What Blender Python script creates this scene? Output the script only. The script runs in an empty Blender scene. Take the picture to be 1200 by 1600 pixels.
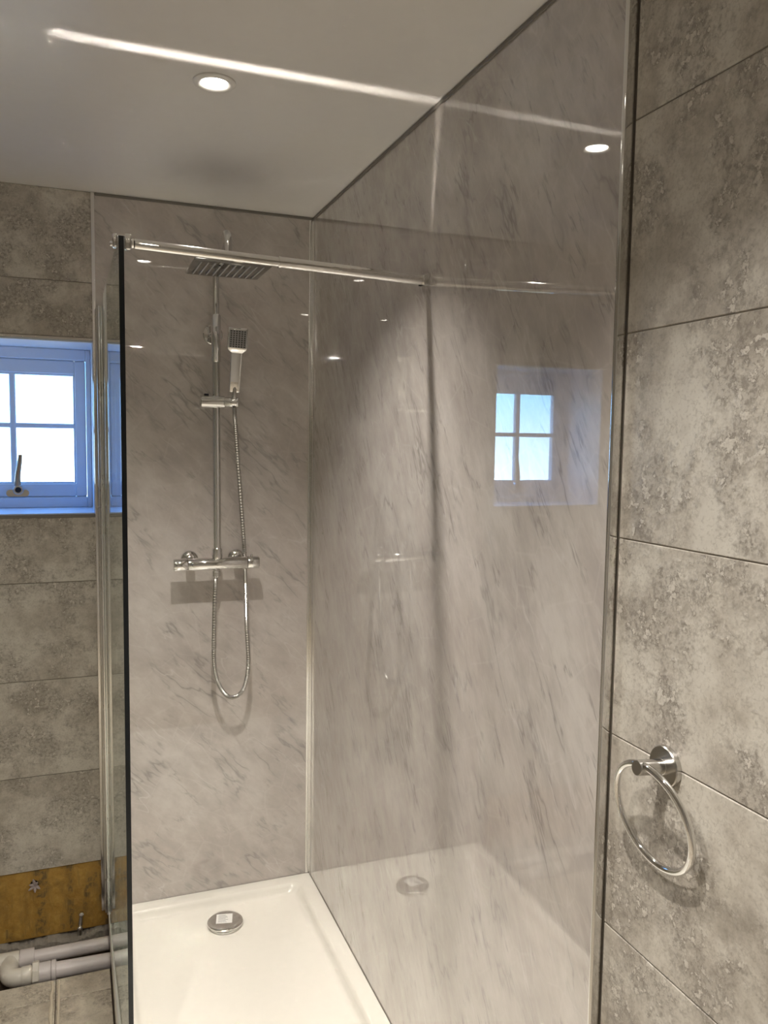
import bpy, bmesh, math, random
from mathutils import Vector, Matrix
random.seed(7)
PI = math.pi
scene = bpy.context.scene
C = scene.collection

# ------------------------------------------------------------------ camera
# world: right shower wall is x=0, back wall is y=0, top of the tray is z=0; room is x<0, y<0
cam_d = bpy.data.cameras.new('camera'); cam = bpy.data.objects.new('camera', cam_d); C.objects.link(cam)
cam_d.sensor_fit = 'VERTICAL'; cam_d.sensor_height = 36.0; cam_d.lens = 36.0 * 1267.8 / 1600.0
cam_d.clip_start = 0.02
fwd = Vector((0.356, 0.931, -0.085)).normalized()
up0 = Vector((0.0166, 0.0838, 0.9963))
rgt = fwd.cross(up0).normalized(); upv = rgt.cross(fwd).normalized()
m = Matrix((rgt, upv, -fwd)).transposed().to_4x4(); m.translation = Vector((-0.7462, -2.6368, 1.5033))
cam.matrix_world = m
scene.camera = cam

# ------------------------------------------------------------------ world: pale hazy horizon, bluer higher up
world = bpy.data.worlds.new('sky'); scene.world = world; world.use_nodes = True
wt = world.node_tree; wt.nodes.clear()
wo = wt.nodes.new('ShaderNodeOutputWorld'); wb = wt.nodes.new('ShaderNodeBackground')
wc = wt.nodes.new('ShaderNodeTexCoord'); ws = wt.nodes.new('ShaderNodeSeparateXYZ'); wr = wt.nodes.new('ShaderNodeValToRGB')
wm = wt.nodes.new('ShaderNodeMapRange'); wm.inputs[1].default_value = -0.35; wm.inputs[2].default_value = 0.35
e = wr.color_ramp.elements
for _ in range(3): e.new(0.5)
for q, (p_, c_) in zip(e, ((0.0, (0.15, 0.16, 0.14)), (0.30, (0.20, 0.22, 0.21)), (0.41, (0.66, 0.83, 1.0)), (0.60, (0.22, 0.56, 1.0)), (1.0, (0.11, 0.32, 0.80)))):
    q.position = p_; q.color = (*c_, 1)
wt.links.new(wc.outputs['Generated'], ws.inputs[0]); wt.links.new(ws.outputs['Z'], wm.inputs[0])
wt.links.new(wm.outputs[0], wr.inputs[0]); wt.links.new(wr.outputs[0], wb.inputs[0]); wt.links.new(wb.outputs[0], wo.inputs[0])
wb.inputs[1].default_value = 8.5

# ------------------------------------------------------------------ exposure and light transport
vs = scene.view_settings
vs.view_transform = 'Standard'; vs.look = 'None'; vs.gamma = 1.0; vs.use_curve_mapping = False; vs.exposure = 0.0
cy = scene.cycles
cy.use_denoising = True
cy.use_guiding = True; cy.use_surface_guiding = True; cy.guiding_training_samples = 64
cy.caustics_reflective = True; cy.caustics_refractive = True; cy.blur_glossy = 0.0
cy.max_bounces = 10; cy.diffuse_bounces = 4; cy.glossy_bounces = 5; cy.transmission_bounces = 8; cy.transparent_max_bounces = 16
cy.sample_clamp_indirect = 0.0

H = 2.2338                       # ceiling above the tray
FL = -0.05                       # finished floor
LAMP_W = 84.0; LAMP_COL = (1.0, 0.925, 0.835); LAMP_CONE = 106.0

# daylight portal in the window opening (guides sampling of the sky, gives off no light of its own)
pd = bpy.data.lights.new('window_portal', 'AREA'); pd.shape = 'RECTANGLE'; pd.size = 0.42; pd.size_y = 0.42
pd.cycles.is_portal = True
po = bpy.data.objects.new('window_portal', pd); C.objects.link(po)
po.location = (-0.92, 0.30, 1.535); po.rotation_euler = (-PI / 2, 0, 0)

# ------------------------------------------------------------------ materials
def nt(name):
    mt = bpy.data.materials.new(name); mt.use_nodes = True
    t = mt.node_tree; t.nodes.clear()
    out = t.nodes.new('ShaderNodeOutputMaterial')
    b = t.nodes.new('ShaderNodeBsdfPrincipled'); t.links.new(b.outputs[0], out.inputs[0])
    return mt, t, b, out
def N(t, kind, **kw):
    n = t.nodes.new(kind)
    for k, v in kw.items():
        if k.startswith('i_'):
            key = k[2:]; key = int(key) if key.isdigit() else key.replace('_', ' ')
            n.inputs[key].default_value = v
        else: setattr(n, k, v)
    return n
def L(t, a, b): t.links.new(a, b)
def math_(t, op, a, b=None, clamp=False):
    n = N(t, 'ShaderNodeMath', operation=op, use_clamp=clamp)
    for i, v in enumerate((a, b)):
        if v is None: continue
        if isinstance(v, (int, float)): n.inputs[i].default_value = v
        else: L(t, v, n.inputs[i])
    return n.outputs[0]
def ramp(t, fac, stops):
    n = N(t, 'ShaderNodeValToRGB'); el = n.color_ramp.elements
    while len(el) < len(stops): el.new(0.5)
    for e_, (p_, c_) in zip(el, stops):
        e_.position = p_; e_.color = (*c_, 1) if len(c_) == 3 else c_
    L(t, fac, n.inputs[0]); return n.outputs[0]
def mix(t, fac, a, b, blend='MIX'):
    n = N(t, 'ShaderNodeMix', data_type='RGBA', blend_type=blend)
    for key, v in ((0, fac), (6, a), (7, b)):
        if isinstance(v, (int, float)): n.inputs[key].default_value = v
        elif isinstance(v, tuple): n.inputs[key].default_value = (*v, 1)
        else: L(t, v, n.inputs[key])
    return n.outputs[2]
def noise(t, vec, scale, detail=4, rough=0.55, dist=0.0):
    n = N(t, 'ShaderNodeTexNoise', i_Scale=scale, i_Detail=detail, i_Roughness=rough, i_Distortion=dist)
    L(t, vec, n.inputs['Vector']); return n.outputs['Fac']
def G(v): return (v, v, v)

def simple(name, col, rough=0.5, metal=0.0, spec=0.5, bump=None):
    mt, t, b, o = nt(name)
    b.inputs['Base Color'].default_value = (*col, 1); b.inputs['Roughness'].default_value = rough
    b.inputs['Metallic'].default_value = metal; b.inputs['Specular IOR Level'].default_value = spec
    tc = N(t, 'ShaderNodeTexCoord')
    f = noise(t, tc.outputs['Object'], 40, 1)
    c = mix(t, math_(t, 'MULTIPLY', f, 0.12), col, tuple(x * 0.72 for x in col)); L(t, c, b.inputs['Base Color'])
    if bump:
        bp = N(t, 'ShaderNodeBump', i_Strength=bump[0], i_Distance=bump[1])
        L(t, noise(t, tc.outputs['Object'], bump[2], 4), bp.inputs['Height']); L(t, bp.outputs[0], b.inputs['Normal'])
    return mt

def marble(name, deg, seed, dash, anis):
    mt, t, b, o = nt(name)
    tc = N(t, 'ShaderNodeTexCoord'); s = N(t, 'ShaderNodeSeparateXYZ'); L(t, tc.outputs['Object'], s.inputs[0])
    u = math_(t, 'SUBTRACT', s.outputs[0], s.outputs[1]); v = s.outputs[2]
    a = math.radians(deg)
    along = math_(t, 'SUBTRACT', math_(t, 'MULTIPLY', u, math.cos(a)), math_(t, 'MULTIPLY', v, math.sin(a)))
    acr = math_(t, 'ADD', math_(t, 'MULTIPLY', u, math.sin(a)), math_(t, 'MULTIPLY', v, math.cos(a)))
    def vec(sa, sc, off):
        c = N(t, 'ShaderNodeCombineXYZ'); L(t, math_(t, 'MULTIPLY', along, sa), c.inputs[0]); L(t, math_(t, 'MULTIPLY', acr, sc), c.inputs[1])
        c.inputs[2].default_value = off + seed; return c.outputs[0]
    cloud = noise(t, vec(4.0, 7.0, 0.3), 1.0, 5, 0.62, 0)
    col = ramp(t, cloud, [(0.32, (0.475, 0.435, 0.41)), (0.48, (0.555, 0.515, 0.485)), (0.64, (0.63, 0.595, 0.565))])
    pink = noise(t, vec(1.7, 2.8, 8.1), 1.0, 2)
    col = mix(t, math_(t, 'MULTIPLY', ramp(t, pink, [(0.45, G(0)), (0.72, G(1))]), 0.40), col, (0.575, 0.505, 0.47))
    mot = noise(t, vec(14, 24 * anis, 5.3), 1.0, 4, 0.68, 0)
    col = mix(t, math_(t, 'MULTIPLY', ramp(t, mot, [(0.49, G(0)), (0.68, G(1))]), 0.34), col, (0.43, 0.40, 0.38))
    col = mix(t, math_(t, 'MULTIPLY', ramp(t, mot, [(0.32, G(1)), (0.48, G(0))]), 0.30), col, (0.70, 0.675, 0.64))
    # faint pale cracks
    vo = N(t, 'ShaderNodeTexVoronoi', feature='DISTANCE_TO_EDGE', i_Scale=1.0); L(t, vec(9, 13, 1.1), vo.inputs['Vector'])
    col = mix(t, math_(t, 'MULTIPLY', ramp(t, vo.outputs['Distance'], [(0.0, G(1)), (0.03, G(0))]), 0.16), col, (0.73, 0.71, 0.68))
    def ridge(sa, sc, off, det=4):
        n = noise(t, vec(sa, sc, off), 1.0, det, 0.58, 0)
        return math_(t, 'ABSOLUTE', math_(t, 'SUBTRACT', n, 0.5))
    def mask(sa, sc, off, lo, hi): return ramp(t, noise(t, vec(sa, sc, off), 1.0, 2), [(lo, G(0)), (hi, G(1))])
    def lay(rg, width, mk, depth, c_):
        nonlocal col
        col = mix(t, math_(t, 'MULTIPLY', math_(t, 'MULTIPLY', ramp(t, rg, [(0.0, G(1)), (width, G(0))]), mk), depth), col, c_)
    r1 = ridge(2.3, 8.5, 1.7); m1 = mask(6.0, 6.0, 4.0, 0.48, 0.62)
    lay(r1, 0.09, m1, 0.36, (0.40, 0.375, 0.355)); lay(r1, 0.017, m1, 0.66, (0.29, 0.27, 0.255))
    r2 = ridge(4.2, 21.0 * anis, 6.2); m2 = mask(11, 14, 9.0, 0.53, 0.63)
    lay(r2, 0.045, m2, 0.30 * dash, (0.38, 0.355, 0.335)); lay(r2, 0.020, m2, 0.55 * dash, (0.29, 0.27, 0.255))
    r3 = ridge(2.8, 12.0, 12.2, 3); lay(r3, 0.014, mask(7, 7, 3.0, 0.52, 0.62), 0.45, (0.74, 0.72, 0.70))
    L(t, col, b.inputs['Base Color'])
    b.inputs['Roughness'].default_value = 0.012; b.inputs['IOR'].default_value = 1.60
    b.inputs['Coat Weight'].default_value = 1.0; b.inputs['Coat IOR'].default_value = 1.55; b.inputs['Coat Roughness'].default_value = 0.0
    return mt

def stone(name, tint=(1, 1, 1), rough=0.38):
    mt, t, b, o = nt(name)
    tc = N(t, 'ShaderNodeTexCoord'); oi = N(t, 'ShaderNodeObjectInfo')
    sh = N(t, 'ShaderNodeCombineXYZ')
    L(t, math_(t, 'MULTIPLY', oi.outputs['Random'], 37.0), sh.inputs[0]); L(t, math_(t, 'MULTIPLY', oi.outputs['Random'], 91.0), sh.inputs[2])
    va = N(t, 'ShaderNodeVectorMath', operation='ADD'); L(t, tc.outputs['Object'], va.inputs[0]); L(t, sh.outputs[0], va.inputs[1])
    v = va.outputs[0]
    def T(c): return tuple(x * y for x, y in zip(c, tint))
    big = noise(t, v, 5.0, 5, 0.64, 0)
    mid = noise(t, v, 22, 5, 0.72, 0)
    col = ramp(t, mid, [(0.30, T((0.36, 0.33, 0.285))), (0.46, T((0.50, 0.465, 0.41))), (0.62, T((0.62, 0.59, 0.525)))])
    col = mix(t, ramp(t, big, [(0.46, G(0)), (0.60, G(0.75))]), col, T((0.66, 0.635, 0.575)))
    col = mix(t, ramp(t, big, [(0.34, G(0.65)), (0.47, G(0))]), col, T((0.37, 0.335, 0.285)))
    # eroded patches: crinkled, darker and pitted, with pale islands
    patch = ramp(t, noise(t, v, 7.0, 5, 0.70, 0), [(0.47, G(0)), (0.56, G(1))])
    fine = noise(t, v, 105, 3, 0.66, 0)
    isl = noise(t, v, 70, 3, 0.62, 0)
    rid = math_(t, 'ABSOLUTE', math_(t, 'SUBTRACT', isl, 0.56))
    crink = ramp(t, rid, [(0.0, G(1)), (0.028, G(0))])
    pit = ramp(t, fine, [(0.47, G(0)), (0.60, G(1))])
    lite = ramp(t, isl, [(0.57, G(0)), (0.62, G(1))])
    col = mix(t, math_(t, 'MULTIPLY', patch, 0.42), col, T((0.36, 0.33, 0.29)))
    col = mix(t, math_(t, 'MULTIPLY', math_(t, 'MULTIPLY', patch, pit), 0.74), col, T((0.25, 0.225, 0.195)))
    col = mix(t, math_(t, 'MULTIPLY', math_(t, 'MULTIPLY', patch, lite), 0.85), col, T((0.66, 0.63, 0.57)))
    col = mix(t, math_(t, 'MULTIPLY', math_(t, 'MULTIPLY', patch, crink), 0.62), col, T((0.18, 0.16, 0.135)))
    vn = ramp(t, math_(t, 'ABSOLUTE', math_(t, 'SUBTRACT', noise(t, v, 13, 4, 0.7, 0), 0.5)), [(0.0, G(1)), (0.012, G(0))])
    col = mix(t, math_(t, 'MULTIPLY', vn, 0.30), col, T((0.26, 0.235, 0.20)))
    sp = noise(t, v, 190, 1, 0.6)
    col = mix(t, math_(t, 'MULTIPLY', ramp(t, sp, [(0.54, G(0)), (0.70, G(1))]), 0.30), col, T((0.29, 0.26, 0.225)))
    L(t, col, b.inputs['Base Color'])
    b.inputs['Roughness'].default_value = rough
    h = math_(t, 'ADD', math_(t, 'MULTIPLY', mid, 0.30), math_(t, 'MULTIPLY', math_(t, 'MULTIPLY', patch, isl), 0.8))
    bp = N(t, 'ShaderNodeBump', i_Strength=0.55, i_Distance=0.003); L(t, h, bp.inputs['Height']); L(t, bp.outputs[0], b.inputs['Normal'])
    return mt

def chrome(name, col=(0.78, 0.78, 0.77), rough=0.06):
    mt, t, b, o = nt(name)
    b.inputs['Metallic'].default_value = 1.0; b.inputs['Base Color'].default_value = (*col, 1)
    tc = N(t, 'ShaderNodeTexCoord')
    f = noise(t, tc.outputs['Object'], 25, 0)
    L(t, math_(t, 'ADD', math_(t, 'MULTIPLY', f, rough * 0.5), rough * 0.75), b.inputs['Roughness'])
    return mt

def glass(name, tint=(0.965, 0.985, 0.975)):
    mt, t, b, o = nt(name); t.nodes.remove(b)
    tr = N(t, 'ShaderNodeBsdfTransparent'); tr.inputs[0].default_value = (*tint, 1)
    gl = N(t, 'ShaderNodeBsdfGlossy'); gl.inputs['Roughness'].default_value = 0.0; gl.inputs[0].default_value = (0.97, 1.0, 0.985, 1)
    ge = N(t, 'ShaderNodeNewGeometry'); fr = N(t, 'ShaderNodeFresnel')
    # the same reflectance from both sides of the pane
    io = math_(t, 'ADD', math_(t, 'MULTIPLY', ge.outputs['Backfacing'], 1 / 1.5 - 1.5), 1.5); L(t, io, fr.inputs[0])
    mx = N(t, 'ShaderNodeMixShader'); L(t, fr.outputs[0], mx.inputs[0]); L(t, tr.outputs[0], mx.inputs[1]); L(t, gl.outputs[0], mx.inputs[2])
    L(t, mx.outputs[0], o.inputs[0]); return mt

def emit(name, col, s):
    mt, t, b, o = nt(name)
    b.inputs['Base Color'].default_value = (0.9, 0.9, 0.9, 1)
    b.inputs['Emission Color'].default_value = (*col, 1); b.inputs['Emission Strength'].default_value = s
    mt.cycles.emission_sampling = 'NONE'      # the lamp just under the lens does the lighting
    return mt

def board_mat():
    mt, t, b, o = nt('yellow_board')
    tc = N(t, 'ShaderNodeTexCoord'); v = tc.outputs['Object']
    big = noise(t, v, 7, 5, 0.6, 0.6); fine = noise(t, v, 45, 5, 0.7, 0.4)
    mp = N(t, 'ShaderNodeMapping'); mp.inputs['Scale'].default_value = (26, 1, 4); L(t, v, mp.inputs[0])
    drip = noise(t, mp.outputs[0], 1.0, 4, 0.6)
    col = ramp(t, fine, [(0.3, (0.36, 0.20, 0.035)), (0.6, (0.50, 0.305, 0.065)), (0.8, (0.55, 0.36, 0.11))])
    col = mix(t, ramp(t, big, [(0.50, G(0)), (0.66, G(0.75))]), col, (0.16, 0.095, 0.03))
    st = math_(t, 'MULTIPLY', ramp(t, drip, [(0.47, G(0)), (0.60, G(1))]), ramp(t, fine, [(0.42, G(0)), (0.56, G(1))]))
    col = mix(t, math_(t, 'MULTIPLY', st, 0.75), col, (0.07, 0.055, 0.035))
    L(t, col, b.inputs['Base Color']); b.inputs['Roughness'].default_value = 0.55
    bp = N(t, 'ShaderNodeBump', i_Strength=0.5, i_Distance=0.003); L(t, fine, bp.inputs['Height']); L(t, bp.outputs[0], b.inputs['Normal'])
    return mt

M = {
    'marble_b': marble('marble_laminate_back', 44, 0.0, 0.7, 1.0),
    'marble_r': marble('marble_laminate_right', 58, 21.0, 1.0, 1.5),
    'tile': stone('stone_tile'),
    'ftile': stone('floor_tile', (1.05, 1.0, 0.92), 0.45),
    'grout': simple('grout', (0.30, 0.27, 0.225), 0.9),
    'gap': simple('dark_gap', (0.05, 0.045, 0.04), 0.9),
    'ceiling': simple('ceiling_panel', (0.80, 0.785, 0.76), 0.32),
    'paint': simple('wall_paint', (0.72, 0.70, 0.66), 0.6),
    'mortar': simple('mortar', (0.33, 0.30, 0.26), 0.95, bump=(0.9, 0.01, 40)),
    'dirt': simple('trench', (0.09, 0.065, 0.045), 0.95, bump=(0.9, 0.01, 30)),
    'board': board_mat(),
    'chrome': chrome('chrome'),
    'chrome_bar': chrome('bar_chrome', (0.80, 0.795, 0.78), 0.05),
    'hosem': chrome('hose_steel', (0.62, 0.615, 0.60), 0.26),
    'satin': chrome('satin_steel', (0.58, 0.57, 0.55), 0.24),
    'plate': chrome('dark_chrome_plate', (0.34, 0.34, 0.335), 0.12),
    'alu': chrome('bright_aluminium', (0.82, 0.81, 0.79), 0.16),
    'brush': chrome('brushed_nickel', (0.60, 0.59, 0.56), 0.30),
    'darktrim': simple('grey_edge_strip', (0.20, 0.185, 0.165), 0.45),
    'black': simple('black_rubber', (0.012, 0.012, 0.014), 0.4),
    'edge': simple('glass_edge', (0.006, 0.010, 0.014), 0.12),
    'glass': glass('screen_glass'),
    'pane': glass('window_glass', (0.985, 0.99, 0.99)),
    'seal': simple('white_seal', (0.80, 0.80, 0.76), 0.4),
    'acrylic': simple('white_acrylic', (0.84, 0.815, 0.745), 0.16),
    'frame': simple('window_blue_daylight_cast', (0.74, 0.85, 1.0), 0.35),  # frame, sill and reveal: blue daylight cast mixed into the base colour
    'plastic': simple('grey_plastic_pipe', (0.80, 0.745, 0.74), 0.35),
    'pfit': simple('cream_plastic_fitting', (0.84, 0.80, 0.72), 0.32),
    'nozzle': simple('grey_silicone', (0.40, 0.40, 0.395), 0.5),
    'face': simple('handset_faceplate', (0.33, 0.33, 0.32), 0.35),
    'label': simple('paper', (0.86, 0.85, 0.82), 0.7),
    'ink': simple('ink', (0.06, 0.06, 0.06), 0.7),
    'plug': simple('torn_plug', (0.42, 0.36, 0.36), 0.7),
    'caulk': simple('caulk', (0.74, 0.66, 0.52), 0.7),
    'lever': simple('chrome_brown_reflection', (0.50, 0.36, 0.22), 0.25, 0.6),  # chrome lever, its brown reflection painted as base colour
    'bezel': simple('white_bezel', (0.80, 0.79, 0.76), 0.3),
    'lens': emit('lamp_lens', (1.0, 0.93, 0.82), 22.0),
}

# ------------------------------------------------------------------ mesh helpers (world coordinates in, one mesh object out)
def base(parent):
    p = Vector((0, 0, 0))
    while parent is not None: p += parent.location; parent = parent.parent
    return p
def obj(name, bm, mat, parent=None, smooth=False, origin=None):
    org = base(parent) + (Vector(origin) - base(parent) if origin is not None else Vector((0, 0, 0)))
    bmesh.ops.translate(bm, verts=bm.verts, vec=-org)
    bmesh.ops.recalc_face_normals(bm, faces=bm.faces)
    me = bpy.data.meshes.new(name); bm.to_mesh(me); bm.free()
    me.materials.append(M[mat])
    for p in me.polygons: p.use_smooth = smooth
    if smooth:
        try: me.set_sharp_from_angle(angle=math.radians(38))
        except Exception: pass
    o = bpy.data.objects.new(name, me); C.objects.link(o)
    o.parent = parent; o.location = org - base(parent)
    return o
def empty(name, loc, label, cat, group=None):
    o = bpy.data.objects.new(name, None); C.objects.link(o); o.location = loc; o.empty_display_size = 0.05
    o['label'] = label; o['category'] = cat
    if group: o['group'] = group
    return o
def tag(o, label, cat, group=None):
    o['label'] = label; o['category'] = cat
    if group: o['group'] = group
    return o
def struct(o, label=None, cat=None):
    o['kind'] = 'structure'
    if label: o['label'] = label
    if cat: o['category'] = cat
    return o
def NB(): return bmesh.new()
def box(bm, x0, x1, y0, y1, z0, z1, bev=0.0, seg=1):
    r = bmesh.ops.create_cube(bm, size=1.0)
    for v in r['verts']:
        v.co = Vector((x0 + (x1 - x0) * (v.co.x + .5), y0 + (y1 - y0) * (v.co.y + .5), z0 + (z1 - z0) * (v.co.z + .5)))
    if bev > 0:
        es = list({e_ for v in r['verts'] for e_ in v.link_edges})
        bmesh.ops.bevel(bm, geom=es, offset=bev, segments=seg, profile=0.5, affect='EDGES')
    return bm
def tube(bm, pts, rad, n=14, cap=True):
    P = [Vector(p) for p in pts]; R = rad if isinstance(rad, (list, tuple)) else [rad] * len(P)
    rings = []; prev = None
    for i, p in enumerate(P):
        d = (P[min(i + 1, len(P) - 1)] - P[max(i - 1, 0)]).normalized()
        if prev is None:
            a = Vector((0, 0, 1)) if abs(d.z) < 0.9 else Vector((1, 0, 0)); s = d.cross(a).normalized()
        else: s = (prev - d * prev.dot(d)).normalized()
        prev = s; q = d.cross(s)
        rings.append([bm.verts.new(p + (s * math.cos(2 * PI * k / n) + q * math.sin(2 * PI * k / n)) * R[i]) for k in range(n)])
    for a, b in zip(rings, rings[1:]):
        for k in range(n): bm.faces.new((a[k], a[(k + 1) % n], b[(k + 1) % n], b[k]))
    if cap: bm.faces.new(rings[0][::-1]); bm.faces.new(rings[-1])
    return bm
def lathe(bm, c, axis, prof, n=28):
    """prof: list of (distance along axis, radius)"""
    c = Vector(c); ax = Vector(axis).normalized()
    a = Vector((0, 0, 1)) if abs(ax.z) < 0.9 else Vector((1, 0, 0)); s = ax.cross(a).normalized(); q = ax.cross(s)
    rings = []
    for d, r in prof:
        if r < 1e-6: rings.append([bm.verts.new(c + ax * d)])
        else: rings.append([bm.verts.new(c + ax * d + (s * math.cos(2 * PI * k / n) + q * math.sin(2 * PI * k / n)) * r) for k in range(n)])
    for A, B in zip(rings, rings[1:]):
        for k in range(n):
            j = (k + 1) % n
            if len(A) == 1 and len(B) == 1: continue
            if len(A) == 1: bm.faces.new((A[0], B[j], B[k]))
            elif len(B) == 1: bm.faces.new((A[k], A[j], B[0]))
            else: bm.faces.new((A[k], A[j], B[j], B[k]))
    if len(rings[0]) > 1: bm.faces.new(rings[0][::-1])
    if len(rings[-1]) > 1: bm.faces.new(rings[-1])
    return bm
def spline(pts, n=12):
    P = [Vector(p) for p in pts]; out = []
    Q = [2 * P[0] - P[1]] + P + [2 * P[-1] - P[-2]]
    for i in range(1, len(Q) - 2):
        for k in range(n):
            t = k / n
            out.append(0.5 * ((2 * Q[i]) + (Q[i + 1] - Q[i - 1]) * t + (2 * Q[i - 1] - 5 * Q[i] + 4 * Q[i + 1] - Q[i + 2]) * t * t + (-Q[i - 1] + 3 * Q[i] - 3 * Q[i + 1] + Q[i + 2]) * t ** 3))
    out.append(P[-1]); return out
def rrect(cx, cy, hx, hy, r, z, n=6):
    out = []
    for (sx, sy, a0) in ((1, 1, 0), (-1, 1, PI / 2), (-1, -1, PI), (1, -1, 1.5 * PI)):
        for k in range(n + 1):
            a = a0 + PI / 2 * k / n
            out.append(Vector((cx + sx * (hx - r) + r * math.cos(a), cy + sy * (hy - r) + r * math.sin(a), z)))
    return out
def loft(bm, loops, cap0=True, cap1=True):
    V = [[bm.verts.new(p) for p in lp] for lp in loops]; n = len(V[0])
    for a, b in zip(V, V[1:]):
        for k in range(n): bm.faces.new((a[k], a[(k + 1) % n], b[(k + 1) % n], b[k]))
    if cap0: bm.faces.new(V[0][::-1])
    if cap1: bm.faces.new(V[-1])
    return bm
def xform(bm, mat):
    bmesh.ops.transform(bm, matrix=mat, verts=bm.verts); return bm

# ================================================================== the setting
XL, YF = -1.75, -3.35            # left wall, wall behind the camera
GX = -0.686                      # where the back-wall tiling starts
WX0, WX1, WZ0, WZ1 = -1.155, -0.686, 1.272, 1.797   # window opening
ROW0, RH = 0.1635, 0.3008
rows = [ROW0 + RH * k for k in range(-1, 7)] + [H]

tile_cache = {}
def tile_piece(parent, axis, a0, a1, z0, z1, face, thick, inward, mat='tile', j=0.0009):
    """one tile; axis 'x' = lies in the back wall, 'y' = in the right wall, 'f' = floor"""
    w, h = a1 - a0 - 2 * j, z1 - z0 - 2 * j
    key = (axis, round(w, 4), round(h, 4), thick, mat)
    if axis == 'x': loc = ((a0 + a1) / 2, face, (z0 + z1) / 2)
    elif axis == 'y': loc = (face, (a0 + a1) / 2, (z0 + z1) / 2)
    else: loc = ((a0 + a1) / 2, (z0 + z1) / 2, face)
    if key not in tile_cache:
        bm = NB()
        if axis == 'x': box(bm, -w / 2, w / 2, 0, thick, -h / 2, h / 2, 0.0011)
        elif axis == 'y': box(bm, 0, thick, -w / 2, w / 2, -h / 2, h / 2, 0.0011)
        else: box(bm, -w / 2, w / 2, -h / 2, h / 2, -thick, 0, 0.0012)
        me = bpy.data.meshes.new('tile'); bm.to_mesh(me); bm.free(); me.materials.append(M[mat]); tile_cache[key] = me
    o = bpy.data.objects.new('tile', tile_cache[key]); C.objects.link(o); o.parent = parent; o.location = loc
    return o

# ceiling
ceiling = struct(obj('ceiling', box(NB(), XL - .1, .12, YF - .1, .10, H, H + .06), 'ceiling'))
# back wall: solid around the window opening, plaster set back behind the tiles at its foot
bm = NB(); yb = 0.0025; T_ = 0.34
for x0, x1, z0, z1 in ((XL - .1, WX0 - .0, ROW0, H), (WX0, WX1, ROW0, WZ0), (WX0, WX1, WZ1, H), (WX1, .12, 0, H), (-.668, .12, -.14, 0)):
    box(bm, x0, x1, yb, T_, z0, z1)
box(bm, XL - .1, -.668, 0.022, T_, -.14, ROW0)
wall_back = struct(obj('wall_back', bm, 'grout'))
for i in range(1, 8):
    z0, z1 = rows[i], rows[i + 1] if i < 7 else H
    for x0, x1 in ((GX - .6, GX), (XL, GX - .6)):
        if z1 <= WZ0 or z0 >= WZ1: tile_piece(wall_back, 'x', x0, x1, z0, z1, 0.0, .006, 1)
        else:
            if x1 > WX0:
                if z0 < WZ0: tile_piece(wall_back, 'x', WX0, x1, z0, WZ0 - .008, 0.0, .006, 1)
                if z1 > WZ1: tile_piece(wall_back, 'x', WX0, x1, WZ1 + .008, z1, 0.0, .006, 1)
                tile_piece(wall_back, 'x', x0, WX0, z0, z1, 0.0, .006, 1)
            else: tile_piece(wall_back, 'x', x0, x1, z0, z1, 0.0, .006, 1)
pan = obj('marble_panel', box(NB(), GX + .004, 0.0, 0.0, .0025, -.004, H - .006), 'marble_b', wall_back)
pan['label'] = 'pale grey marble-effect panel behind the shower mixer'

# right wall: deep slot between the end of the marble and the first tile
YE = -1.632; XT = 0.0135
bm = NB(); box(bm, .0025, .12, YE + .002, .10, -.14, H); box(bm, .0155, .12, YF - .1, YE - .0035, -.14, H)
box(bm, .06, .12, YE - .0035, YE + .002, -.14, H)
wall_right = struct(obj('wall_right', bm, 'grout'))
y1 = YE - .0032
cols = [(y1 - .6, y1), (y1 - 1.2, y1 - .6), (YF, y1 - 1.2)]
for i in range(0, 8):
    z0 = max(rows[i], FL); z1 = rows[i + 1] if i < 7 else H
    for a0, a1 in cols: tile_piece(wall_right, 'y', a0, a1, z0, z1, XT, .005, 1)
pan = obj('marble_panel', box(NB(), 0.0, .0025, YE + .002, 0.0, -.004, H - .006), 'marble_r', wall_right)
pan['label'] = 'long glossy marble-effect panel reflecting the window'
# unseen sides that close the room
struct(obj('wall_left', box(NB(), XL - .1, XL, YF - .1, .02, -.14, H), 'tile'))
struct(obj('wall_front', box(NB(), XL, .02, YF - .1, YF, -.14, H), 'paint'))

# floor: screed with an open channel along the back wall, tiles on top
bm = NB(); box(bm, XL, .0155, YF, -.238, -.20, FL - .009); box(bm, XL, .0025, -.238, .022, -.20, -.118)
floor = struct(obj('floor', bm, 'dirt'))
FX = -.8195
fr = [-.238, -.329, -.929, -1.529, -2.129, -2.729, YF]
for k in range(6):
    ya, yb2 = fr[k + 1], fr[k]
    if k == 0: spans = [(FX - .6, FX), (XL, FX - .6), (FX, -.672)]
    else: spans = [(FX - .6, FX), (XL, FX - .6), (FX, -.672)]
    for x0, x1 in spans: tile_piece(floor, 'f', x0, x1, ya, yb2, FL, .0095, 1, 'ftile')
for ya, yb2 in ((YF, -2.25), (-2.25, -1.66)): tile_piece(floor, 'f', -.672, .0, ya, yb2, FL, .0095, 1, 'ftile')

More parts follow.
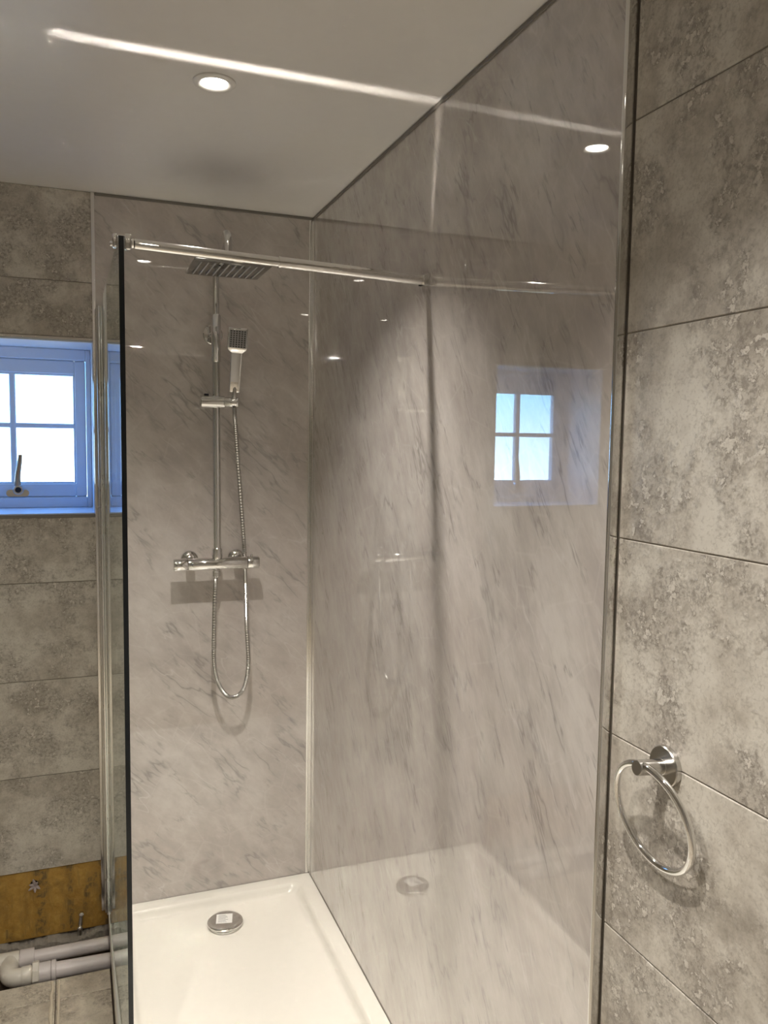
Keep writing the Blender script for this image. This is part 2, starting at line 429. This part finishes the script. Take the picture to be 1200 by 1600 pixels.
# trims
def trim(i, bm, mat, smooth=False): return struct(obj('trim_%d' % i, bm, mat, None, smooth))
bm = NB(); box(bm, GX + .010, 0, -.004, 0.0, H - .009, H - .0005, .001); trim(1, bm, 'darktrim')
bm = NB(); box(bm, -.004, 0.0, YE + .004, -.004, H - .009, H - .0005, .001); trim(2, bm, 'darktrim')
bm = NB(); box(bm, GX - .002, GX + .009, -.006, .002, -.004, H - .001, .002, 2); trim(3, bm, 'alu', True)       # tile / marble joint
bm = NB()                                                                                                      # internal corner
box(bm, -.0145, -.001, -.003, 0.0, 0.0, H - .009, .0012, 2); box(bm, -.003, 0.0, -.0145, -.001, 0.0, H - .009, .0012, 2)
trim(4, bm, 'alu', True)
pr = [(.0135, YE)] + [(-.0030 * math.sin(k * PI / 12), YE + .0043 - .0043 * math.cos(k * PI / 12)) for k in range(0, 13)] + [(0.0003, YE + .0034), (.0135, YE + .0034)]
bm = loft(NB(), [[Vector((p, q, z)) for p, q in pr] for z in (-.005, H - .001)])                                # polished end cap of the long panel
trim(5, bm, 'chrome', True)
bm = NB(); box(bm, WX0 - .008, WX1, -.002, .012, WZ1 - .001, WZ1 + .0075, .001); trim(6, bm, 'alu')
bm = NB(); box(bm, WX0 - .008, WX1, -.002, .012, WZ0 - .009, WZ0 + .0005, .001); trim(7, bm, 'darktrim')

# window: painted timber casement deep in its reveal, blue daylight cast put into its colour
win = bpy.data.objects.new('window_1', None); C.objects.link(win); win.location = ((WX0 + WX1) / 2, .24, WZ0); struct(win)
win['label'] = 'small four-pane casement window with blue daylight painted into the frame colour'
yw = 0.225
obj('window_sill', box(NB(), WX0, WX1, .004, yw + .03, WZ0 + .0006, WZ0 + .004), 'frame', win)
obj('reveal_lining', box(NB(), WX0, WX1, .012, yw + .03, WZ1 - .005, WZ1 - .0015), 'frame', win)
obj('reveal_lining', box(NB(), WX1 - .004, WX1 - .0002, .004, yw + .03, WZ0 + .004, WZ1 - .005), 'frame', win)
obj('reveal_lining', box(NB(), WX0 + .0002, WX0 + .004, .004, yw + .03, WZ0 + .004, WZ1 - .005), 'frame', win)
def ring(bm, x0, x1, z0, z1, w, y0, y1, bev=.003):
    wl, wr_, wb_, wt_ = w
    box(bm, x0, x0 + wl, y0, y1, z0, z1, bev); box(bm, x1 - wr_, x1, y0, y1, z0, z1, bev)
    box(bm, x0 + wl, x1 - wr_, y0, y1, z0, z0 + wb_, bev); box(bm, x0 + wl, x1 - wr_, y0, y1, z1 - wt_, z1, bev)
    return bm
fx0, fx1, fz0, fz1 = WX0 + .004, WX1 - .004, WZ0 + .004, WZ1 - .005
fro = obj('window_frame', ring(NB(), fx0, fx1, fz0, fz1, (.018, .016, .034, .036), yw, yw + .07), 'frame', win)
sx0, sx1, sz0, sz1 = fx0 + .019, fx1 - .017, fz0 + .035, fz1 - .037
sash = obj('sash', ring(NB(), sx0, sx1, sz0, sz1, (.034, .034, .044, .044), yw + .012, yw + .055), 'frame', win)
px0, px1, pz0, pz1 = sx0 + .034, sx1 - .034, sz0 + .044, sz1 - .044
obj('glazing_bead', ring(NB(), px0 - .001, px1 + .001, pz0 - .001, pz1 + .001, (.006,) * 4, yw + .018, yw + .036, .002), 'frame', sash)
mx_, mz_ = -.928, 1.543
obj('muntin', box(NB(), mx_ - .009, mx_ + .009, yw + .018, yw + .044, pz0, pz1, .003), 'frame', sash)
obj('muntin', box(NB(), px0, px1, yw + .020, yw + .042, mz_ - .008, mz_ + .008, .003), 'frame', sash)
for x0, x1 in ((px0, mx_ - .009), (mx_ + .009, px1)):
    for z0, z1 in ((pz0, mz_ - .008), (mz_ + .008, pz1)):
        obj('pane', box(NB(), x0, x1, yw + .028, yw + .032, z0, z1), 'pane', sash)
# handle on the bottom rail
hx, hz, hy = -.918, sz0 + .013, yw + .012
hd = obj('window_handle', loft(NB(), [[Vector((p.x, hy - d, p.y)) for p in rrect(hx, hz, .034, .011, .0105, 0)] for d in (0.0, .007)]), 'chrome', win, True)
hd['label'] = 'small upright chrome casement handle'
obj('pivot', lathe(NB(), (hx + .003, hy - .006, hz + .012), (0, -1, 0), [(0, .017), (.02, .0165), (.024, .013), (.024, 0)], 20), 'chrome', hd, True)
obj('pivot_cap', lathe(NB(), (hx + .003, hy - .0301, hz + .012), (0, -1, 0), [(0, .0095), (.002, .0085), (.002, 0)], 16), 'black', hd, True)
obj('lever', tube(NB(), spline([(hx + .001, hy - .02, hz + .024), (hx + .003, hy - .026, hz + .06), (hx + .009, hy - .03, hz + .10), (hx + .012, hy - .03, hz + .125)], 5),
                  [.010 - .004 * k / 15 for k in range(16)], 12), 'lever', hd, True)

# ================================================================== downlights
def downlight(x, y, label, grp):
    r = empty('downlight', (x, y, H), label, 'ceiling light', grp)
    obj('bezel', lathe(NB(), (x, y, H), (0, 0, -1), [(0.0, .0435), (.003, .0435), (.0055, .041), (.0065, .034), (.004, .028), (.002, .0265), (.002, .02)], 40), 'bezel', r, True)
    obj('lens', lathe(NB(), (x, y, H), (0, 0, -1), [(.0022, .0262), (.0034, .024), (.004, .014), (.004, 0)], 32), 'lens', r, True)
    ld = bpy.data.lights.new('downlight_lamp', 'SPOT'); ld.shadow_soft_size = 0.018; ld.energy = LAMP_W; ld.color = LAMP_COL
    ld.spot_size = math.radians(LAMP_CONE); ld.spot_blend = 1.0
    lo = bpy.data.objects.new('downlight_lamp', ld); C.objects.link(lo); lo.parent = r; lo.location = (0, 0, -.009)
    return r
downlight(-.465, -.895, 'round white recessed downlight in the ceiling above the shower', 'downlights')
downlight(-.51, -1.955, 'white downlight mirrored near the corner trim of the marble', 'downlights')
downlight(-.99, -1.955, 'white downlight mirrored lowest in the long marble panel', 'downlights')

# ================================================================== shower tray
TX0 = -.6685; TY0 = -1.628
cx, cy_, hx2, hy2 = (TX0 - .001) / 2, (TY0 - .001) / 2, (-.001 - TX0) / 2, (-.001 - TY0) / 2
bm = NB()
def tl(off, r, z): return rrect(cx, cy_, hx2 - off, hy2 - off, r, z, 8)
loops = [tl(0, .006, FL), tl(0, .006, -.005), tl(.0015, .006, -.0012), tl(.005, .006, 0), tl(.044, .030, -.0003), tl(.048, .032, -.0020),
         tl(.054, .036, -.011), tl(.060, .040, -.0215), tl(.066, .042, -.0265), tl(.076, .044, -.0280), tl(.20, .08, -.0295)]
loft(bm, loops)
tray = tag(obj('shower_tray', bm, 'acrylic', None, True), 'long white low-profile shower tray under the marble panels', 'shower tray')
# drain
dr = empty('shower_drain', (-.323, -.172, -.029), 'round chrome drain cover with a white paper sticker on the tray', 'drain')
obj('collar', lathe(NB(), (-.323, -.172, -.0290), (0, 0, 1), [(0, .050), (.0035, .050), (.006, .046), (.006, 0)], 36), 'chrome', dr, True)
obj('cap', lathe(NB(), (-.323, -.172, -.0225), (0, 0, 1), [(0, .030), (.003, .046), (.005, .0555), (.0085, .056), (.011, .0535), (.0125, .045), (.0135, .02), (.0135, 0)], 44), 'chrome', dr, True)
bm = NB(); box(bm, -.025, .025, -.025, .025, 0, .0004); xform(bm, Matrix.Translation((-.325, -.168, -.0089)) @ Matrix.Rotation(math.radians(-12), 4, 'Z'))
stk = obj('sticker', bm, 'label', dr); stk['label'] = 'white paper sticker with fine grey print'
bm = NB()
for k in range(7):
    box(bm, -.019, .003 + .014 * random.random(), -.019 + .006 * k, -.0176 + .006 * k, .0004, .00055)
xform(bm, Matrix.Translation((-.325, -.168, -.0089)) @ Matrix.Rotation(math.radians(-12), 4, 'Z'))
obj('print', bm, 'ink', stk)

# ================================================================== glass screen
XB, XFr, YG = -.662, -.6535, -.945; GT = 1.897
scr = empty('shower_screen', (XB, 0, 0), 'clear fixed glass shower screen seen nearly edge-on', 'shower screen')
ang = math.atan2(XFr - XB, -YG); Lg = math.hypot(XFr - XB, YG)
MG = Matrix.Translation((XB, 0, 0)) @ Matrix.Rotation(ang, 4, 'Z')
GTk = .005
pane = obj('glass_pane', xform(box(NB(), -GTk, GTk, -Lg + .0012, -.012, .006, GT - .0005), MG), 'glass', scr)
obj('polished_edge', xform(box(NB(), -GTk, GTk, -Lg - .0006, -Lg + .0006, .006, GT - .0005), MG), 'edge', scr)['label'] = 'dark front edge of the glass'
obj('bottom_seal', xform(box(box(NB(), -GTk - .0012, -GTk + .0008, -Lg, -.036, .0005, .008), GTk - .0008, GTk + .0012, -Lg, -.036, .0005, .008), MG), 'seal', scr)
wp = obj('wall_profile', box(box(box(NB(), XB - .0115, XB + .0115, -.022, -.0005, .002, GT - .001), XB - .0155, XB - .0113, -.030, -.0005, .002, GT - .001, .0012, 2), XB + .0113, XB + .0140, -.027, -.0005, .002, GT - .001, .001, 2), 'brush', scr)
obj('inner_channel', box(NB(), XB - .0105, XB - .0055, -.036, -.0215, -.002, GT + .001, .0012, 2), 'alu', wp, True)
obj('inner_channel', box(NB(), XB + .0055, XB + .0105, -.036, -.0215, -.002, GT + .001, .0012, 2), 'alu', wp, True)

# ================================================================== support bar
yB = -.9385
A = Vector((-.640, yB, 1.8845)); Bv = Vector((-.003, yB, 1.8655))
bar = empty('support_bar', (0, yB, 1.8655), 'chrome telescopic bar from glass screen to marble wall', 'support bar')
def bzz(x): return A.z + (Bv.z - A.z) * (x - A.x) / (Bv.x - A.x)
def rbar(x0, x1, h, r):
    return loft(NB(), [[Vector((x, yB + p.x, bzz(x) + p.y)) for p in rrect(0, 0, h, h, r, 0, 5)] for x in (x0, x1)])
def obar(x0, x1, flat, R0):
    """tube with a narrow flat on top and underneath and bowed sides"""
    q = [(flat + R0 * (math.sin(math.radians(a_)) - .5), R0 * math.cos(math.radians(a_))) for a_ in range(30, 91, 6)]
    pr = q + [(x, -z) for x, z in q[-2::-1]]
    pr = pr + [(-x, -z) for x, z in pr]
    return loft(NB(), [[Vector((x, yB + p_[0], bzz(x) + p_[1])) for p_ in pr] for x in (x0, x1)])
obj('rod', obar(-.628, -.30, .0038, .0112), 'chrome_bar', bar)
obj('sleeve', obar(-.338, -.012, .0042, .0128), 'chrome_bar', bar)
obj('sleeve_collar', obar(-.341, -.337, .0042, .0136), 'chrome_bar', bar)
wf = obj('wall_flange', rbar(-.014, -.0008, .0128, .003), 'chrome', bar, True)
obj('grub_screw', lathe(NB(), (-.018, yB, 1.8655 - .0108), (0, 0, -1), [(0, .004), (.002, .004), (.002, 0)], 12), 'black', bar, True)
cl = obj('glass_clamp', box(box(box(NB(), -.6475, -.634, yB - .012, yB + .012, 1.870, GT + .004, .004, 3), -.670, -.6605, yB - .010, yB + .012, 1.873, GT + .003, .004, 3), -.664, -.64, yB + .004, yB + .010, GT, GT + .0035, .0015, 2), 'chrome', bar, True)
obj('knuckle', lathe(NB(), (-.642, yB, 1.8842), (1, 0, 0), [(0, .006), (.006, .007), (.008, .0095), (.012, .0095), (.014, .006)], 18), 'chrome', cl, True)
obj('clamp_screw', lathe(NB(), (-.670, yB, 1.880), (-1, 0, 0), [(0, .0055), (.004, .0055), (.005, .004), (.005, 0)], 14), 'chrome', cl, True)

# ================================================================== mixer valve
VX0, VX1, VY, VZ = -.464, -.196, -.075, 1.115
val = empty('mixer_valve', (-.33, 0, VZ), 'horizontal chrome bar mixer valve on the back wall', 'shower valve')
obj('valve_body', lathe(NB(), (-.420, VY, VZ), (1, 0, 0), [(0, .0185), (.002, .0195), (.183, .0195), (.185, .0185)], 32), 'chrome', val, True)
k1 = obj('flow_knob', lathe(NB(), (-.4215, VY, VZ), (-1, 0, 0), [(0, .019), (.002, .020), (.040, .020), (.0425, .0185), (.0425, 0)], 32), 'chrome', val, True)
k2 = obj('temperature_knob', lathe(NB(), (-.2335, VY, VZ), (1, 0, 0), [(0, .019), (.002, .020), (.035, .020), (.0375, .0185), (.0375, 0)], 32), 'chrome', val, True)
obj('stop_button', lathe(NB(), (-.219, VY, VZ + .019), (0, 0, 1), [(0, .004), (.006, .004), (.008, .002), (.008, 0)], 14), 'chrome', k2, True)
for ex in (-.405, -.255):
    es = obj('escutcheon', lathe(NB(), (ex, -.0005, VZ + .006), (0, -1, 0), [(0, .0285), (.003, .0285), (.008, .0255), (.012, .019), (.014, .0145)], 32), 'chrome', val, True)
    obj('connector', lathe(NB(), (ex, -.013, VZ + .005), (0, -1, -.06), [(0, .014), (.042, .014)], 20), 'chrome', es, True)
obj('outlet_collar', lathe(NB(), (-.329, VY, VZ + .016), (0, 0, 1), [(0, .0145), (.006, .0165), (.030, .0165), (.034, .014)], 24), 'chrome', val, True)
obj('hose_nut', lathe(NB(), (-.332, VY, VZ - .015), (0, 0, -1), [(0, .0105), (.008, .0105), (.010, .0135), (.024, .0135), (.028, .010)], 16), 'chrome', val, True)

# ================================================================== riser rail
RX, RY = -.329, -.068
ris = empty('riser_rail', (RX, 0, VZ + .05), 'tall chrome riser rail rising from the mixer valve', 'shower rail')
obj('lower_pipe', tube(NB(), [(RX, VY, VZ + .045), (RX, RY, 1.76)], .0122, 22), 'chrome', ris, True)
obj('joint_sleeve', lathe(NB(), (RX, RY, 1.745), (0, 0, 1), [(0, .0125), (.003, .0148), (.142, .0148), (.146, .0118)], 24), 'chrome', ris, True)
hc = Vector((-.352, -.405, 1.958))
top = 2.056
arm = spline([(RX, RY, 1.88), (RX, RY, 1.98), (RX, RY - .006, 2.022), (RX - .001, RY - .03, top - .004), (RX - .004, -.20, top + .003), (hc.x + .002, -.365, top + .005), (hc.x, -.398, top - .004), (hc.x, -.405, top - .026), (hc.x, -.405, hc.z + .03)], 6)
obj('overhead_arm', tube(NB(), arm, .0102, 20), 'chrome', ris, True)
wbk = obj('wall_bracket', lathe(NB(), (RX, -.0005, 1.836), (0, -1, 0), [(0, .031), (.006, .031), (.009, .028), (.010, .012), (.060, .012)], 28), 'chrome', ris, True)
# slider
SZ = 1.622
sl = obj('slider', lathe(NB(), (-.379, RY - .004, SZ), (1, 0, 0), [(0, .0185), (.002, .0202), (.073, .0202), (.0745, .019)], 28), 'chrome', ris, True)
obj('slider_button', box(NB(), -.367, -.353, RY - .009, RY + .001, SZ + .0175, SZ + .025, .001), 'black', sl)
obj('handset_cradle', lathe(NB(), (-.3045, RY - .010, SZ), (1, -.35, 0), [(0, .0155), (.002, .0165), (.042, .0165), (.044, .015), (.044, 0)], 24), 'chrome', sl, True)

# rain head
rh = empty('rain_shower_head', (hc.x, hc.y, hc.z), 'thin square chrome rain shower head under the support bar', 'shower head')
loft_ = [rrect(hc.x, hc.y, .092, .088, .004, hc.z + .010, 3), rrect(hc.x, hc.y, .0995, .0945, .004, hc.z + .007, 3), rrect(hc.x, hc.y, .100, .095, .004, hc.z + .005, 3),
         rrect(hc.x, hc.y, .100, .095, .004, hc.z + .001, 3), rrect(hc.x, hc.y, .098, .093, .004, hc.z, 3)]
plt = obj('plate', loft(NB(), loft_), 'plate', rh, True)
obj('swivel', lathe(NB(), (hc.x, hc.y, hc.z + .009), (0, 0, 1), [(0, .022), (.006, .020), (.012, .0145), (.018, .0165), (.024, .0165), (.030, .011), (.034, .011)], 24), 'chrome', rh, True)
for k in range(10):
    x = hc.x - .081 + .018 * k
    bmn = NB(); box(bmn, x - .0022, x + .0022, hc.y - .080, hc.y + .080, hc.z - .0016, hc.z + .0004, .0006)
    nr = obj('nozzle_row', bmn, 'nozzle', rh)
obj('inlet_filter', lathe(NB(), (hc.x - .028, hc.y - .055, hc.z + .0004), (0, 0, -1), [(0, .006), (.0022, .0055), (.0022, 0)], 14), 'black', plt, True)

# ================================================================== hand shower
hs_b = Vector((-.2785, -.096, 1.640)); hs_t = Vector((-.2735, -.128, 1.812))
hs = empty('hand_shower', tuple(hs_b), 'slim rectangular chrome hand shower standing in the slider cradle', 'hand shower')
zu = (hs_t - hs_b).normalized(); fy = Vector((-.12, -.98, -.22)); fy = (fy - zu * fy.dot(zu)).normalized(); xu = zu.cross(-fy).normalized()
MH = Matrix((xu, -fy, zu)).transposed().to_4x4(); MH.translation = hs_b      # local: x right, -y front, z up along the handle
def hl(hx_, hy_, z, cy0=0.0, r=.003): return [Vector((p.x, p.y + cy0, z)) for p in rrect(0, 0, hx_, hy_, r, 0, 4)]
bm = loft(NB(), [hl(.0155, .006, .014), hl(.0165, .0075, .018), hl(.0172, .0085, .07), hl(.0178, .009, .125), hl(.0185, .009, .138)]); xform(bm, MH)
hd_ = obj('handle', bm, 'chrome', hs, True)
bm = loft(NB(), [hl(.019, .009, .134, 0, .004), hl(.0295, .010, .143, -.002, .004), hl(.0305, .0105, .146, -.003, .004), hl(.0305, .0105, .206, -.004, .004), hl(.029, .009, .209, -.004, .004)]); xform(bm, MH)
hh = obj('head', bm, 'chrome', hs, True)
bm = box(NB(), -.0265, .0265, -.0158, -.013, .149, .203, .0012); xform(bm, MH); fp = obj('faceplate', bm, 'face', hh)
bm = NB()
for i in range(6):
    for j in range(8):
        lathe(bm, (-.0205 + .0082 * i, -.0155, .1535 + .0065 * j), (0, -1, 0), [(0, .0024), (.0016, .0020), (.0016, 0)], 8)
xform(bm, MH); nz = obj('nozzles', bm, 'black', hh); nz['kind'] = 'stuff'
bm = lathe(NB(), (0, -.004, -.006), (0, 0, 1), [(0, .0075), (.012, .0085), (.016, .0068), (.030, .0068), (.036, .004), (.036, 0)], 18); xform(bm, MH)
obj('stem', bm, 'chrome', hs, True)
# hose
hp = spline([(-.332, -.075, 1.085), (-.3345, -.075, 1.055), (-.3395, -.075, .912), (-.3385, -.075, .787), (-.319, -.075, .712), (-.284, -.075, .678), (-.247, -.074, .699), (-.229, -.070, .778),
             (-.2325, -.060, .905), (-.2320, -.048, .985), (-.2320, -.036, 1.066), (-.2335, -.032, 1.137), (-.2450, -.044, 1.275), (-.2625, -.072, 1.44), (-.2745, -.092, 1.56), (-.2785, -.096, 1.606)], 34)
rr = [.0074 if k % 2 else .0063 for k in range(len(hp))]
tag(obj('shower_hose', tube(NB(), hp, rr, 12), 'hosem', None, False), 'ribbed steel hose hanging in a loop below the mixer valve', 'shower hose')

# ================================================================== towel ring
tr_ = empty('towel_ring', (XT, -1.762, 1.064), 'round chrome towel ring on the grey wall tiles', 'towel ring')
obj('backplate', lathe(NB(), (XT - .0003, -1.762, 1.064), (-1, 0, 0), [(0, .0285), (.007, .0285), (.0085, .0272), (.0085, 0)], 48), 'satin', tr_, True)
obj('post', lathe(NB(), (XT - .008, -1.762, 1.064), (-1, 0, .09), [(0, .0112), (.004, .0112), (.0045, .0106), (.0435, .0106), (.045, .0098), (.045, 0)], 32), 'satin', tr_, True)
bm = NB(); R_, tr2 = .0742, .0052; ti, ya_ = .2088, .0177
hv = Vector((math.sin(ya_), -math.cos(ya_), 0)); nv = Vector((math.cos(ya_), math.sin(ya_), 0)); dv = math.cos(ti) * Vector((0, 0, 1)) - math.sin(ti) * nv
cc = Vector((-.016, -1.7705, .9995)); ax = hv.cross(dv); rg = []
for k in range(72):
    a = 2 * PI * k / 72; o_ = hv * math.sin(a) + dv * math.cos(a)
    rg.append([bm.verts.new(cc + o_ * R_ + (o_ * math.cos(2 * PI * q / 12) + ax * math.sin(2 * PI * q / 12)) * tr2) for q in range(12)])
for k in range(72):
    for q in range(12): bm.faces.new((rg[k][q], rg[k][(q + 1) % 12], rg[(k + 1) % 72][(q + 1) % 12], rg[(k + 1) % 72][q]))
obj('ring', bm, 'chrome', tr_, True)

# ================================================================== foot of the back wall: board, pipes, stubs
bd = tag(obj('backing_board', box(NB(), XL, -.669, .006, .0215, -.058, ROW0 - .002, .0015), 'board'), 'stained mustard-yellow board exposed below the wall tiles', 'board')
bm = NB()
n_ = 150; prev = None
for k in range(n_ + 1):
    x = XL + (-.669 - XL) * k / n_
    zt_ = -.064 + .006 * math.sin(k * .31) + random.uniform(-.005, .003); yf_ = -.018 + .008 * math.sin(k * .17 + 1) + random.uniform(-.003, .003)
    ring_ = [bm.verts.new(p) for p in ((x, .0215, -.119), (x, .0215, zt_), (x, yf_ + .012, zt_ - .001), (x, yf_ + .003, zt_ - .009), (x, yf_, -.119))]
    if prev:
        for q in range(5): bm.faces.new((prev[q], prev[(q + 1) % 5], ring_[(q + 1) % 5], ring_[q]))
    else: bm.faces.new(ring_)
    prev = ring_
bm.faces.new(prev[::-1])
struct(obj('trim_8', bm, 'mortar'))
wp_ = empty('waste_pipe', (-.80, -.10, -.118), 'pale plastic waste pipes with an elbow in the floor channel', 'waste pipe')
UY, UZ, LY, LZ = -.072, -.072, -.168, -.067
obj('upper_pipe', tube(NB(), [(XL + .01, UY, UZ), (-.6695, UY, UZ - .002)], .0205, 24), 'plastic', wp_, True)
obj('coupling', lathe(NB(), (-.925, UY, UZ), (1, 0, 0), [(0, .0262), (.002, .027), (.040, .027), (.0415, .0255)], 28), 'plastic', wp_, True)
obj('tee', tube(NB(), [(-1.02, UY, UZ), (-.926, UY, UZ)], .0265, 24), 'pfit', wp_, True)
obj('lower_pipe', tube(NB(), [(-.845, LY, LZ), (-.6695, LY, LZ - .006)], .0235, 24), 'plastic', wp_, True)
elb = spline([(-.950, UY, UZ), (-.9525, -.105, UZ), (-.952, -.135, LZ), (-.945, -.156, LZ), (-.930, -.167, LZ), (-.908, LY, LZ), (-.893, LY, LZ)], 6)
obj('elbow', tube(NB(), elb, .0255, 24), 'pfit', wp_, True)
obj('elbow_socket', lathe(NB(), (-.915, LY, LZ), (1, 0, 0), [(0, .027), (.001, .0275), (.024, .0275), (.026, .026), (.032, .023)], 28), 'pfit', wp_, True)
bm = NB(); lathe(bm, (-.886, LY, LZ), (1, 0, 0), [(0, .033), (.002, .036), (.017, .036), (.019, .033)], 8)
obj('compression_nut', bm, 'pfit', wp_)
obj('sleeve', lathe(NB(), (-.872, LY, LZ), (1, 0, 0), [(0, .0285), (.036, .0285), (.038, .025)], 28), 'plastic', wp_, True)
obj('collar', lathe(NB(), (-.834, LY, LZ), (1, 0, 0), [(0, .0255), (.001, .0295), (.012, .0295), (.014, .0255)], 28), 'plastic', wp_, True)

# torn wall plug sticking out of the board
wpl = empty('wall_plug', (-.882, .006, .116), 'torn grey plug in a stained hole of the yellow board', 'wall plug')
obj('hole', lathe(NB(), (-.884, .0055, .118), (0, -1, 0), [(0, .012), (.0012, .012), (.0012, 0)], 14), 'black', wpl)
for a, ln in ((100, .026), (60, .016), (150, .018), (205, .020), (330, .017), (270, .018)):
    d = Vector((math.cos(math.radians(a)), 0, math.sin(math.radians(a))))
    obj('shard', tube(NB(), [(-.882, .002, .116), Vector((-.882, -.006, .116)) + d * ln * .6, Vector((-.882, -.010, .116)) + d * ln], [.006, .0045, .0015], 7), 'plug', wpl, True)
# small chrome pipe stub beside the screen
ps = empty('pipe_stub', (-.752, 0, -.06), 'short chrome pipe stub low on the yellow board', 'pipe stub')
obj('stem', tube(NB(), [(-.754, -.004, -.075), (-.752, -.006, -.03), (-.748, -.004, .006)], [.006, .0065, .0055], 12), 'satin', ps, True)
for z, x in ((-.043, -.7535), (.001, -.7485)):
    obj('ball_joint', lathe(NB(), (x, -.010, z - .008), (0, 0, 1), [(0, .003), (.003, .0075), (.008, .0092), (.013, .0075), (.016, .003)], 14), 'chrome', ps, True)
# pale caulk lines left along the floor joint
for x, w, lab in ((-.8295, .0045, 'ragged left caulk line on the floor tiles'), (-.8115, .0032, 'straight right caulk line on the floor tiles')):
    pts_ = [(x + random.uniform(-.0022, .0022) * (w > .004), y * -.01, FL + .0005) for y in range(25, 92, 2)]
    tag(obj('caulk_line', tube(NB(), pts_, [w * random.uniform(.75, 1.2) for _ in pts_], 8), 'caulk', None, True), lab, 'caulk')
